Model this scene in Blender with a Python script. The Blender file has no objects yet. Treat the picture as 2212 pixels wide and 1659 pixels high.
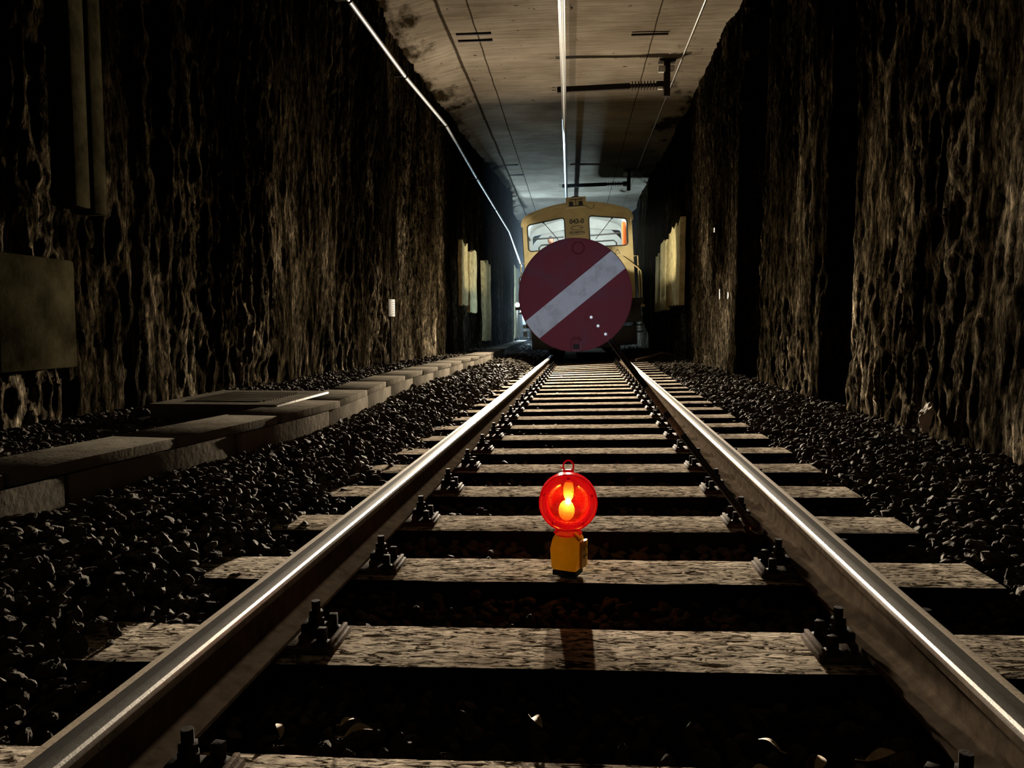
import bpy, bmesh, math, random
import numpy as np
from mathutils import Vector, Matrix
R = math.radians
random.seed(7); rng = np.random.default_rng(11)
scn = bpy.context.scene
col = scn.collection

# ---------------------------------------------------------------- camera
cam = bpy.data.objects.new('camera', bpy.data.cameras.new('camera'))
col.objects.link(cam)
cam.data.sensor_width = 36.0
cam.data.lens = 1662 / 2212 * 36
cam.data.clip_start = 0.02; cam.data.clip_end = 300
cam.location = (0, 0, .8)
cam.rotation_euler = (R(90 - 4.284), 0, R(4.5626))
scn.camera = cam

# ---------------------------------------------------------------- world, exposure
w = bpy.data.worlds.new('night'); scn.world = w; w.use_nodes = True
w.node_tree.nodes['Background'].inputs[0].default_value = (.55, .65, 1, 1)
w.node_tree.nodes['Background'].inputs[1].default_value = .004
vs = scn.view_settings
vs.view_transform = 'Standard'; vs.look = 'None'; vs.exposure = 0; vs.gamma = 1
vs.use_curve_mapping = False

# ---------------------------------------------------------------- lamps' light
WARM = (1, .85, .65); COOL = (.52, .77, 1.0)
def aim(o, d): o.rotation_euler = Vector(d).to_track_quat('-Z', 'Y').to_euler()
def light(name, kind, loc, energy, color, direction=None, **kw):
    l = bpy.data.lights.new(name, kind); l.energy = energy; l.color = color
    for k, v in kw.items(): setattr(l, k, v)
    o = bpy.data.objects.new(name, l); col.objects.link(o); o.location = loc
    if direction: aim(o, direction)
    return o
HEAD = [((-1.205, 16.55, 1.27), .75), ((-.10, 16.55, 1.50), 1.15)]      # the locomotive's two headlamps
for h, k in HEAD:
    light('headlamp_flood', 'AREA', h, 360 * k, WARM, (0, -1, .12), shape='DISK', size=.09)
    light('headlamp_main', 'SPOT', h, 11000 * k, WARM, (.22 - h[0] * .8, -14, -1.2), spot_size=R(58), spot_blend=1, shadow_soft_size=.07)
    light('headlamp_far', 'SPOT', h, 10500 * k, WARM, (.1 - h[0] * .9, -14.5, -1.45), spot_size=R(25), spot_blend=1, shadow_soft_size=.07)
light('hood_fill_light', 'AREA', (.22, 17.15, 2.52), 6, (1, .86, .58), (0, 1, -.12), shape='DISK', size=.12)  # added unseen source on the bonnet, brightens the cab front
for s in (-1, 1): light('hood_fill_side', 'SPOT', (.22 + s * .05, 17.2, 2.52), 300, (1, .88, .60), (s * 2.2, 2.3, -.25), spot_size=R(62), spot_blend=.5, shadow_soft_size=.03)  # added side spots, brighten the walls beside the cab
light('site_lamp_light', 'SPOT', (-2.19, 29.9, 1.66), 5200, COOL, (.3, -.72, .62), spot_size=R(84), spot_blend=.35, shadow_soft_size=.06)
light('step_fill_light', 'POINT', (-1.33, 19.28, 1.16), 60, COOL, shadow_soft_size=.03)  # added fill that brightens the left cab steps
light('site_lamp_glow', 'POINT', (-2.12, 29.75, 1.66), 1500, COOL, shadow_soft_size=.06)
light('cab_light', 'POINT', (-.38, 19.95, 3.36), 50, (.88, .96, 1), shadow_soft_size=.05)
light('cab_light', 'POINT', (.68, 19.95, 3.40), 50, (.96, .97, .92), shadow_soft_size=.05)
light('warning_bulb_light', 'POINT', (-.014, 2.425,   .236), .05, (1, .10, .04), shadow_soft_size=.012)
light('disc_fill_spot', 'SPOT', (.02, -.35, 1.02), 175, (.72, .82, 1), (-.012, 3.95, -.077), spot_size=R(8.6), spot_blend=.25, shadow_soft_size=.02)  # added fill from behind the camera, aimed at the stop disc

# ---------------------------------------------------------------- materials
def new_mat(name):
    m = bpy.data.materials.new(name); m.use_nodes = True
    nt = m.node_tree
    return m, nt, nt.nodes['Principled BSDF'], nt.nodes['Material Output']
def nd(nt, t, **kw):
    n = nt.nodes.new(t)
    for k, v in kw.items(): setattr(n, k, v)
    return n
def coord(nt, scale=(1, 1, 1), rand=False, kind='Object'):
    tc = nd(nt, 'ShaderNodeTexCoord'); mp = nd(nt, 'ShaderNodeMapping')
    mp.inputs['Scale'].default_value = scale
    nt.links.new(tc.outputs[kind], mp.inputs['Vector'])
    if rand:
        oi = nd(nt, 'ShaderNodeObjectInfo'); ml = nd(nt, 'ShaderNodeMath', operation='MULTIPLY'); ml.inputs[1].default_value = 57
        nt.links.new(oi.outputs['Random'], ml.inputs[0]); nt.links.new(ml.outputs[0], mp.inputs['Location'])
    return mp.outputs[0]
def noise(nt, vec, scale, detail=5, rough=.6, dist=0):
    n = nd(nt, 'ShaderNodeTexNoise'); n.inputs['Scale'].default_value = scale; n.inputs['Detail'].default_value = detail
    n.inputs['Roughness'].default_value = rough; n.inputs['Distortion'].default_value = dist
    nt.links.new(vec, n.inputs['Vector']); return n.outputs['Fac']
def ramp(nt, fac, stops):
    r = nd(nt, 'ShaderNodeValToRGB'); cr = r.color_ramp
    while len(cr.elements) < len(stops): cr.elements.new(.5)
    for e, (p, c) in zip(cr.elements, stops):
        e.position = p; e.color = (*c, 1) if len(c) == 3 else c
    nt.links.new(fac, r.inputs[0]); return r.outputs[0]
def mixc(nt, fac, a, b, mode='MIX'):
    m = nd(nt, 'ShaderNodeMix', data_type='RGBA', blend_type=mode)
    for s, v in ((0, fac), (6, a), (7, b)):
        if hasattr(v, 'is_linked') or hasattr(v, 'links'): nt.links.new(v, m.inputs[s])
        elif isinstance(v, (int, float)): m.inputs[s].default_value = v
        else: m.inputs[s].default_value = (*v, 1)
    return m.outputs[2]
def math2(nt, op, a, b=0.0, clamp=False):
    m = nd(nt, 'ShaderNodeMath', operation=op, use_clamp=clamp)
    for i, v in enumerate((a, b)):
        if isinstance(v, (int, float)): m.inputs[i].default_value = v
        else: nt.links.new(v, m.inputs[i])
    return m.outputs[0]
def bump(nt, bs, h, strength, dist):
    b = nd(nt, 'ShaderNodeBump'); b.inputs['Strength'].default_value = strength; b.inputs['Distance'].default_value = dist
    nt.links.new(h, b.inputs['Height']); nt.links.new(b.outputs[0], bs.inputs['Normal'])
def simple(name, c, rough=.6, metal=0, var=.25, scale=8, bmp=0, spec=.5, emit=None, rand=False):
    m, nt, bs, out = new_mat(name)
    v = coord(nt, rand=rand); f = noise(nt, v, scale)
    lo = tuple(max(0, x * (1 - var)) for x in c); hi = tuple(min(1, x * (1 + var)) for x in c)
    nt.links.new(ramp(nt, f, [(.3, lo), (.7, hi)]), bs.inputs['Base Color'])
    bs.inputs['Roughness'].default_value = rough; bs.inputs['Metallic'].default_value = metal
    bs.inputs['Specular IOR Level'].default_value = spec
    if bmp: bump(nt, bs, noise(nt, v, scale * 4), .6, bmp)
    if emit:
        bs.inputs['Emission Color'].default_value = (*emit[0], 1); bs.inputs['Emission Strength'].default_value = emit[1]
    return m

def wood_mat():
    m, nt, bs, out = new_mat('weathered_wood')
    v = coord(nt, (4, 15, 15), rand=True)
    grain = noise(nt, v, 5, 8, .7, .6)
    v2 = coord(nt, (6.5, 21, 21), rand=True)
    crack = noise(nt, v2, 3.2, 6, .65, 1.2)
    v3 = coord(nt, (1, 1, 1), rand=True); big = noise(nt, v3, 3, 3)
    c = ramp(nt, grain, [(.30, (.07, .058, .045)), (.46, (.42, .36, .285)), (.64, (.80, .70, .565))])
    ck = ramp(nt, crack, [(.42, (.05, .04, .03)), (.49, (1, 1, 1))])
    c = mixc(nt, 1, c, ck, 'MULTIPLY')
    c = mixc(nt, .55, c, ramp(nt, big, [(.35, (.55, .5, .45)), (.65, (1, 1, 1))]), 'MULTIPLY')
    nt.links.new(c, bs.inputs['Base Color'])
    bs.inputs['Roughness'].default_value = .85; bs.inputs['Specular IOR Level'].default_value = 0
    h = math2(nt, 'ADD', math2(nt, 'MULTIPLY', grain, .6), ck_to_f(nt, ck))
    bump(nt, bs, h, .8, .008)
    return m
def ck_to_f(nt, c):
    b = nd(nt, 'ShaderNodeRGBToBW'); nt.links.new(c, b.inputs[0]); return b.outputs[0]

def rock_mat():
    """soot-black rough masonry with pale lime runs"""
    m, nt, bs, out = new_mat('sooty_rock_wall')
    v = coord(nt, (6, 6, 1.5)); v1 = coord(nt, (1, 1, .35)); v2 = coord(nt, (14, 14, 4)); v3 = coord(nt, (2.5, 2.5, .5))
    run = noise(nt, v, 2.2, 8, .68, .8); big = noise(nt, v1, 1.1, 4, .55); fine = noise(nt, v2, 3, 6, .7); mid = noise(nt, v3, 1.6, 5, .6, .5)
    c = ramp(nt, run, [(.36, (.010, .009, .0075)), (.52, (.080, .071, .057)), (.70, (.27, .24, .20))])
    c = mixc(nt, 1, c, ramp(nt, big, [(.38, (.30, .27, .21)), (.50, (.7, .65, .56)), (.60, (2.1, 2.0, 1.85))]), 'MULTIPLY')
    c = mixc(nt, .8, c, ramp(nt, mid, [(.36, (.25, .23, .2)), (.55, (1, 1, 1))]), 'MULTIPLY')
    c = mixc(nt, .7, c, ramp(nt, fine, [(.4, (.3, .3, .3)), (.6, (1.3, 1.25, 1.15))]), 'MULTIPLY')
    nt.links.new(c, bs.inputs['Base Color'])
    bs.inputs['Roughness'].default_value = .8; bs.inputs['Specular IOR Level'].default_value = 0
    wrk = noise(nt, coord(nt, (1, 1, .40)), 19, 7, .72, 1.1)
    grit = noise(nt, coord(nt, (1, 1, .55)), 55, 4, .7, .4)
    h = math2(nt, 'ADD', math2(nt, 'MULTIPLY', run, .5), math2(nt, 'ADD', math2(nt, 'MULTIPLY', wrk, .8), math2(nt, 'MULTIPLY', grit, .22)))
    bump(nt, bs, h, 1, .22)
    c2 = mixc(nt, 1, c, ramp(nt, wrk, [(.40, (.15, .14, .12)), (.50, (.8, .8, .78)), (.62, (1.9, 1.8, 1.65))]), 'MULTIPLY')
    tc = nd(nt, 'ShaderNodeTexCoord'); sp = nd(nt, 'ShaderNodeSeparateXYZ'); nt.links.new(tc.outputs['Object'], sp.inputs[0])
    so = math2(nt, 'ADD', math2(nt, 'MULTIPLY', sp.outputs[2], .16), noise(nt, coord(nt, (1, 1, .3)), 1.2, 4))   # old soot plus the beams' falloff painted in, darker high up
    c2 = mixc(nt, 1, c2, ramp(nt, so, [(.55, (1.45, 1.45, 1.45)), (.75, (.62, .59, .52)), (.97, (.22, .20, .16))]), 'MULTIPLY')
    nt.links.new(c2, bs.inputs['Base Color'])
    return m

def ceiling_mat():
    m, nt, bs, out = new_mat('shuttered_concrete')
    v = coord(nt, (1, 1, 1)); vs_ = coord(nt, (.7, 9, 4))
    board = noise(nt, vs_, 1.6, 6, .65, .3); big = noise(nt, v, .55, 4, .6); spots = noise(nt, v, 7, 3, .5)
    c = ramp(nt, big, [(.3, (.10, .080, .056)), (.6, (.18, .15, .112)), (.8, (.25, .215, .165))])
    c = mixc(nt, .55, c, ramp(nt, board, [(.35, (.45, .43, .40)), (.6, (1.05, 1.05, 1.05))]), 'MULTIPLY')
    c = mixc(nt, .9, c, ramp(nt, spots, [(.26, (.12, .11, .1)), (.31, (1, 1, 1))]), 'MULTIPLY')
    # shutter joints along the tunnel (dirty lines)
    tc = nd(nt, 'ShaderNodeTexCoord'); sp = nd(nt, 'ShaderNodeSeparateXYZ'); nt.links.new(tc.outputs['Object'], sp.inputs[0])
    wob = math2(nt, 'MULTIPLY', math2(nt, 'SUBTRACT', noise(nt, v, 1.4, 3), .5), .035)
    x = math2(nt, 'ADD', sp.outputs[0], wob)
    for x0, hw in ((-1.605, .016), (-2.065, .035), (1.285, .013), (1.93, .008)):
        d = math2(nt, 'ABSOLUTE', math2(nt, 'SUBTRACT', x, x0))
        k = math2(nt, 'DIVIDE', d, hw, True)
        c = mixc(nt, 1, c, ramp(nt, k, [(.55, (.18, .16, .14)), (1, (1, 1, 1))]), 'MULTIPLY')
    # soot clinging to the haunches next to the walls
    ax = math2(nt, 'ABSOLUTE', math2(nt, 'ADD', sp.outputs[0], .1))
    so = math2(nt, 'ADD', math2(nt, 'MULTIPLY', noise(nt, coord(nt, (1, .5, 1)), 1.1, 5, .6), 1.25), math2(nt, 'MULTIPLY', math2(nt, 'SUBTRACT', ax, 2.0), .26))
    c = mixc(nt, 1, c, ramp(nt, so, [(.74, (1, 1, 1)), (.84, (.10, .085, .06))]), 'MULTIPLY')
    nt.links.new(c, bs.inputs['Base Color'])
    bs.inputs['Roughness'].default_value = .85; bs.inputs['Specular IOR Level'].default_value = 0
    bump(nt, bs, math2(nt, 'ADD', board, math2(nt, 'MULTIPLY', spots, .3)), .55, .02)
    return m

def glass_mat(name, tint=(.93, .97, .97), refl=.08):
    m, nt, bs, out = new_mat(name)
    nt.nodes.remove(bs)
    t = nd(nt, 'ShaderNodeBsdfTransparent'); t.inputs[0].default_value = (*tint, 1)
    g = nd(nt, 'ShaderNodeBsdfGlossy'); g.inputs['Roughness'].default_value = .03
    mx = nd(nt, 'ShaderNodeMixShader'); mx.inputs[0].default_value = refl
    nt.links.new(t.outputs[0], mx.inputs[1]); nt.links.new(g.outputs[0], mx.inputs[2]); nt.links.new(mx.outputs[0], out.inputs[0])
    return m

def lens_mat(name, grid):
    m, nt, bs, out = new_mat(name)
    nt.nodes.remove(bs)
    t = nd(nt, 'ShaderNodeBsdfTransparent'); t.inputs[0].default_value = (1, .36, .06, 1)
    tr = nd(nt, 'ShaderNodeBsdfTranslucent'); tr.inputs[0].default_value = ((.036, .0005, .0012, 1) if grid else (.075, .001, .0026, 1))
    df = nd(nt, 'ShaderNodeBsdfDiffuse'); df.inputs[0].default_value = (.8, .015, .02, 1)
    gl = nd(nt, 'ShaderNodeBsdfGlossy'); gl.inputs['Roughness'].default_value = .15
    em = nd(nt, 'ShaderNodeEmission'); em.inputs[0].default_value = (1, .004, .012, 1); em.inputs[1].default_value = .05 if grid else .16
    m1 = nd(nt, 'ShaderNodeMixShader'); m1.inputs[0].default_value = .5
    nt.links.new(tr.outputs[0], m1.inputs[1]); nt.links.new(df.outputs[0], m1.inputs[2])
    m2 = nd(nt, 'ShaderNodeMixShader'); m2.inputs[0].default_value = .65 if grid else .9
    nt.links.new(t.outputs[0], m2.inputs[1]); nt.links.new(m1.outputs[0], m2.inputs[2])
    if grid:    # square prism ribs
        tc = nd(nt, 'ShaderNodeTexCoord'); sp = nd(nt, 'ShaderNodeSeparateXYZ'); nt.links.new(tc.outputs['Object'], sp.inputs[0])
        f = None
        for ax in (0, 2):
            s = math2(nt, 'ABSOLUTE', math2(nt, 'SINE', math2(nt, 'MULTIPLY', sp.outputs[ax], math.pi / .0042)))
            s = math2(nt, 'SMOOTH_MIN', s, 1)
            k = math2(nt, 'LESS_THAN', s, .45)
            f = k if f is None else math2(nt, 'MAXIMUM', f, k)
        nt.links.new(math2(nt, 'ADD', math2(nt, 'MULTIPLY', f, .40), .32), m2.inputs[0])
    m3 = nd(nt, 'ShaderNodeMixShader'); m3.inputs[0].default_value = .06
    nt.links.new(m2.outputs[0], m3.inputs[1]); nt.links.new(gl.outputs[0], m3.inputs[2])
    ad = nd(nt, 'ShaderNodeAddShader'); nt.links.new(m3.outputs[0], ad.inputs[0]); nt.links.new(em.outputs[0], ad.inputs[1])
    nt.links.new(ad.outputs[0], out.inputs[0])
    return m

def plastic_mat():
    m, nt, bs, out = new_mat('orange_plastic')
    v = coord(nt); f = noise(nt, v, 18, 5)
    c = ramp(nt, f, [(.35, (.62, .45, .012)), (.65, (.76, .56, .025))])
    nt.links.new(c, bs.inputs['Base Color']); bs.inputs['Roughness'].default_value = .4
    t = nd(nt, 'ShaderNodeBsdfTranslucent'); t.inputs[0].default_value = (.8, .50, .015, 1)
    mx = nd(nt, 'ShaderNodeMixShader'); mx.inputs[0].default_value = .30
    nt.links.new(bs.outputs[0], mx.inputs[1]); nt.links.new(t.outputs[0], mx.inputs[2]); nt.links.new(mx.outputs[0], out.inputs[0])
    return m

def paint_mat(name, c, dirt=(.25, .2, .17), amount=.5, scale=6, rough=.45):
    m, nt, bs, out = new_mat(name)
    v = coord(nt); f = noise(nt, v, scale, 7, .65, .4)
    dc = tuple(a * b for a, b in zip(c, dirt))
    mixd = tuple(a * (1 - amount) + b * amount for a, b in zip(c, dc))
    nt.links.new(ramp(nt, f, [(.32, mixd), (.52, c), (.9, tuple(min(1, x * 1.08) for x in c))]), bs.inputs['Base Color'])
    bs.inputs['Roughness'].default_value = rough
    return m

def emis(name, c, s):
    m, nt, bs, out = new_mat(name)
    bs.inputs['Base Color'].default_value = (*c, 1); bs.inputs['Emission Color'].default_value = (*c, 1); bs.inputs['Emission Strength'].default_value = s
    return m

M = dict(
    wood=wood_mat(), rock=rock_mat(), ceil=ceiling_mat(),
    stone=simple('ballast_stone', (.066, .056, .043), .8, 0, .55, 9, .004, .03, rand=True),
    ground=simple('dirty_ground', (.02, .017, .013), .95, 0, .5, 12, .02, 0),
    rust=simple('rusty_steel', (.085, .058, .038), .75, 0, .45, 30, .002, .02),
    web=simple('brown_rail_steel', (.075, .057, .041), .7, 0, .35, 22, .0003, 0),
    band=simple('dull_rail_top', (.42, .33, .23), .65, 0, .12, 30, .0006),
    polish=simple('polished_rail_steel', (.60, .58, .55), .28, 1, .1, 40, 0),
    semi=simple('worn_gauge_corner', (.36, .34, .31), .36, 1, .15, 60, .0004),
    tar_shade=simple('creosoted_shaded_side', (.016, .012, .009), .9, 0, .4, 20, .002, 0),  # creosoted sleeper sides, blackened further to hold their backlit shade
    iron=simple('dark_iron', (.026, .021, .016), .7, 0, .4, 40, .001, .03),
    conc=simple('cast_concrete', (.125, .110, .088), .85, 0, .35, 5, .006, 0),
    smooth=simple('smooth_concrete', (.020, .017, .009), .8, 0, .75, 4, .004, 0),
    white_edge=simple('white_painted_edge', (.62, .58, .50), .8, 0, .3, 9, .006),
    alu=simple('aluminium', (.22, .21, .19), .3, 1, .08, 20),
    pipe=simple('galvanised_pipe', (.72, .70, .66), .38, .6, .12, 16),
    black=simple('black_rubber', (.010, .010, .010), .7, 0, .2, 20, 0, .3),
    insul=simple('white_porcelain', (.72, .70, .64), .3, 0, .06, 9),
    dinsul=simple('dark_insulator', (.03, .024, .019), .85, 0, .2, 20, 0, 0),
    yellow=paint_mat('yellow_paint', (.47, .385, .21), (.6, .55, .5), .5, 3),
    grey=simple('grey_frame_paint', (.018, .018, .017), .6, 0, .3, 8),
    white=simple('cab_white', (.72, .76, .76), .6, 0, .1, 5),
    red=paint_mat('red_paint', (.165, .019, .030), (.68, 2.2, 2.1), .8, 5, .8),
    stripe=paint_mat('white_stripe', (.60, .62, .64), (.62, .58, .58), .7, 14, .8),
    mred=simple('dark_red_rim', (.12, .008, .012), .5),
    zinc=simple('zinc_bolt', (.62, .62, .60), .4, .5, .1),
    pole=simple('black_pole', (.018, .016, .015), .32, 0, .4, 30),
    tape=simple('pale_worn_tape', (.36, .30, .25), .6, 0, .5, 60),
    amber=simple('brown_grip', (.035, .012, .008), .1, 0, .3, 20, 0, .8),
    orange=plastic_mat(), lens=lens_mat('red_lens', True), rim=lens_mat('red_lens_rim', False),
    bulb=emis('glowing_bulb', (1, .80, .42), 400), reflector=simple('yellow_reflector', (.85, .72, .35), .5, 0, .1, 200),
    glass=glass_mat('cab_glass'), ink=simple('black_lettering', (.02, .016, .012), .6, 0, .2),
    sign=simple('sign_plate', (.26, .235, .20), .6, 0, .2, 30), signdark=simple('sign_rows', (.04, .035, .03), .6, 0, .2),
    lampglass=emis('headlamp_glass', (1, .85, .6), 8), coolbulb=emis('site_lamp_glass', (.72, .86, 1), 90),
    cablamp=emis('cab_lamp_glass', (.92, .97, 1), 9), hoodfill=emis('hood_fill_glass', (1, .86, .58), 4),
    skin=simple('skin', (.55, .30, .20), .55, 0, .08), hair=simple('dark_hair', (.03, .02, .015), .7),
    hivis=simple('orange_workwear', (.85, .16, .02), .7, 0, .1), trous=simple('dark_trousers', (.03, .035, .05), .8),
    leaf=simple('dry_leaf', (.42, .33, .20), .7, 0, .3, 40),
    plaster=simple('pale_plaster', (.54, .455, .25), .85, 0, .35, 7, .006, 0),
    hose=simple('brown_hose', (.18, .11, .06), .7, 0, .3), pale=simple('pale_stone', (.46, .40, .33), .8, 0, .3, 12, .006),
)

# ---------------------------------------------------------------- mesh helpers
class MB:
    def __init__(s): s.v = []; s.f = []; s.m = []
    def add(s, v, f, mat=0):
        o = len(s.v); s.v += [tuple(p) for p in v]; s.f += [tuple(i + o for i in q) for q in f]; s.m += [mat] * len(f); return s
    def box(s, c, d, mat=0, rot=None, bev=0.0):
        bm = bmesh.new(); bmesh.ops.create_cube(bm, size=1)
        bmesh.ops.scale(bm, vec=d, verts=bm.verts)
        if bev: bmesh.ops.bevel(bm, geom=bm.edges[:], offset=bev, segments=2, affect='EDGES', profile=.6)
        return s.take(bm, Matrix.Translation(c) @ (rot.to_4x4() if rot else Matrix()), mat)
    def take(s, bm, mtx=None, mat=0):
        if mtx is not None: bmesh.ops.transform(bm, matrix=mtx, verts=bm.verts)
        bm.verts.index_update()
        s.add([v.co[:] for v in bm.verts], [[v.index for v in f.verts] for f in bm.faces], mat); bm.free(); return s
    def tube(s, pts, r, seg=10, mat=0, caps=True):
        pts = [Vector(p) for p in pts]; n = len(pts); rs = r if isinstance(r, (list, tuple)) else [r] * n
        V = []; F = []; up = None
        for i, p in enumerate(pts):
            t = (pts[min(i + 1, n - 1)] - pts[max(i - 1, 0)]).normalized()
            if up is None: up = t.orthogonal().normalized()
            a = (up - t * up.dot(t)).normalized(); up = a; b = t.cross(a)
            for k in range(seg):
                an = 2 * math.pi * k / seg; V.append(p + (a * math.cos(an) + b * math.sin(an)) * rs[i])
        for i in range(n - 1):
            for k in range(seg): F.append((i * seg + k, i * seg + (k + 1) % seg, (i + 1) * seg + (k + 1) % seg, (i + 1) * seg + k))
        if caps: F.append(tuple(range(seg))[::-1]); F.append(tuple((n - 1) * seg + k for k in range(seg)))
        return s.add(V, F, mat)
    def lathe(s, prof, c=(0, 0, 0), axis='Y', seg=40, mat=0):
        """prof: (radius, height along axis)"""
        V = []; F = []
        for r, h in prof:
            for k in range(seg):
                a = 2 * math.pi * k / seg; x, y = r * math.cos(a), r * math.sin(a)
                p = (x, h, y) if axis == 'Y' else ((x, y, h) if axis == 'Z' else (h, x, y))
                V.append((p[0] + c[0], p[1] + c[1], p[2] + c[2]))
        for i in range(len(prof) - 1):
            for k in range(seg): F.append((i * seg + k, i * seg + (k + 1) % seg, (i + 1) * seg + (k + 1) % seg, (i + 1) * seg + k))
        return s.add(V, F, mat)
    def prism(s, poly, y0, y1, mat=0):
        """polygon in x,z extruded along y"""
        n = len(poly)
        V = [(x, y0, z) for x, z in poly] + [(x, y1, z) for x, z in poly]
        F = [tuple(range(n)), tuple(range(2 * n - 1, n - 1, -1))] + [(i, i + n, (i + 1) % n + n, (i + 1) % n) for i in range(n)]
        return s.add(V, F, mat)
    def panel(s, outer, holes, y, th, mat=0, swap=False):
        """flat panel with holes in the x,z plane at y, given a thickness"""
        bm = bmesh.new(); edges = []
        for lp in [outer] + holes:
            vs_ = [bm.verts.new((a, 0, b)) for a, b in lp]
            edges += [bm.edges.new((vs_[i], vs_[(i + 1) % len(vs_)])) for i in range(len(vs_))]
        bmesh.ops.triangle_fill(bm, use_beauty=True, use_dissolve=False, edges=edges)
        r = bmesh.ops.extrude_face_region(bm, geom=bm.faces[:])
        bmesh.ops.translate(bm, vec=(0, th, 0), verts=[g for g in r['geom'] if isinstance(g, bmesh.types.BMVert)])
        bmesh.ops.recalc_face_normals(bm, faces=bm.faces)
        mt = Matrix.Translation((0, y, 0))
        if swap: mt = Matrix.Translation((y, 0, 0)) @ Matrix.Rotation(R(90), 4, 'Z')
        return s.take(bm, mt, mat)
    def sphere(s, c, r, sub=2, mat=0, sc=(1, 1, 1)):
        bm = bmesh.new(); bmesh.ops.create_icosphere(bm, subdivisions=sub, radius=r)
        return s.take(bm, Matrix.Translation(c) @ Matrix.Diagonal((*sc, 1)), mat)
    def torus(s, c, R_, r, axis='Y', seg=32, sg=8, mat=0):
        pts = []
        V = []; F = []
        for i in range(seg):
            a = 2 * math.pi * i / seg
            for k in range(sg):
                b = 2 * math.pi * k / sg; q = R_ + r * math.cos(b); h = r * math.sin(b)
                x, y = q * math.cos(a), q * math.sin(a)
                p = (x, h, y) if axis == 'Y' else ((x, y, h) if axis == 'Z' else (h, x, y))
                V.append((p[0] + c[0], p[1] + c[1], p[2] + c[2]))
        for i in range(seg):
            for k in range(sg): F.append((i * sg + k, ((i + 1) % seg) * sg + k, ((i + 1) % seg) * sg + (k + 1) % sg, i * sg + (k + 1) % sg))
        return s.add(V, F, mat)
    def mesh(s, name, mats, smooth=None):
        me = bpy.data.meshes.new(name); me.from_pydata(s.v, [], s.f)
        for m in (mats if isinstance(mats, (list, tuple)) else [mats]): me.materials.append(m)
        me.polygons.foreach_set('material_index', s.m)
        bm = bmesh.new(); bm.from_mesh(me); bmesh.ops.recalc_face_normals(bm, faces=bm.faces); bm.to_mesh(me); bm.free()
        if smooth is not None:
            me.polygons.foreach_set('use_smooth', [True] * len(me.polygons)); me.set_sharp_from_angle(angle=R(smooth))
        return me
    def build(s, name, mats, parent=None, smooth=40, loc=None):
        o = bpy.data.objects.new(name, s.mesh(name, mats, smooth)); col.objects.link(o)
        if parent: o.parent = parent
        if loc: o.location = loc
        return o
def tag(o, label=None, cat=None, group=None, kind=None):
    if label: o['label'] = label
    if cat: o['category'] = cat
    if group: o['group'] = group
    if kind: o['kind'] = kind
    return o
def empty(name, loc, label, cat, group=None, rot=(0, 0, 0)):
    o = bpy.data.objects.new(name, None); col.objects.link(o); o.location = loc; o.rotation_euler = rot; o.empty_display_size = .1
    return tag(o, label, cat, group)
def rrect(x0, x1, z0, z1, r, n=5):
    P = []
    for cx, cz, a0 in ((x1 - r, z1 - r, 0), (x0 + r, z1 - r, 90), (x0 + r, z0 + r, 180), (x1 - r, z0 + r, 270)):
        for k in range(n + 1):
            a = R(a0 + 90 * k / n); P.append((cx + r * math.cos(a), cz + r * math.sin(a)))
    return P
def rpoly(pts, r, n=4):
    """round the corners of a convex polygon"""
    out = []
    m = len(pts)
    for i in range(m):
        a, b, c = Vector(pts[i - 1]), Vector(pts[i]), Vector(pts[(i + 1) % m])
        p = b + (a - b).normalized() * r; q = b + (c - b).normalized() * r
        for k in range(n + 1):
            t = k / n; out.append(tuple((1 - t) ** 2 * p + 2 * t * (1 - t) * b + t * t * q))
    return out
def text_obj(s, size, name, parent, loc, mat, bold=.0):
    cu = bpy.data.curves.new(name, 'FONT'); cu.body = s; cu.size = size; cu.align_x = 'CENTER'; cu.align_y = 'CENTER'; cu.extrude = .002; cu.offset = bold
    t = bpy.data.objects.new('tmp', cu); col.objects.link(t)
    dg = bpy.context.evaluated_depsgraph_get(); me = bpy.data.meshes.new_from_object(t.evaluated_get(dg)); bpy.data.objects.remove(t)
    me.name = name; me.materials.clear(); me.materials.append(mat)
    o = bpy.data.objects.new(name, me); col.objects.link(o); o.parent = parent; o.location = loc; o.rotation_euler = (R(90), 0, 0)
    return o
def big_mesh(name, verts, faces, mat, smooth=False):
    me = bpy.data.meshes.new(name); n = len(verts); f = len(faces); k = faces.shape[1]
    me.vertices.add(n); me.vertices.foreach_set('co', verts.astype(np.float32).ravel())
    me.loops.add(f * k); me.loops.foreach_set('vertex_index', faces.astype(np.int32).ravel())
    me.polygons.add(f); me.polygons.foreach_set('loop_start', np.arange(0, f * k, k, dtype=np.int32))
    me.materials.append(mat); me.update(calc_edges=True); me.validate()
    me.polygons.foreach_set('use_smooth', [smooth] * f)
    return me
class VN:   # value noise
    def __init__(s, seed): s.t = np.random.default_rng(seed).random((256, 256))
    def __call__(s, x, y):
        xi = np.floor(x).astype(int); yi = np.floor(y).astype(int); fx = x - xi; fy = y - yi
        fx = fx * fx * (3 - 2 * fx); fy = fy * fy * (3 - 2 * fy); t = s.t
        a = t[xi % 256, yi % 256]; b = t[(xi + 1) % 256, yi % 256]; c = t[xi % 256, (yi + 1) % 256]; d = t[(xi + 1) % 256, (yi + 1) % 256]
        return (a * (1 - fx) + b * fx) * (1 - fy) + (c * (1 - fx) + d * fx) * fy - .5
    def fbm(s, x, y, o=4):
        r = 0; a = 1
        for k in range(o): r = r + a * s(x * 2 ** k + 17 * k, y * 2 ** k + 5 * k); a *= .55
        return r
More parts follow.
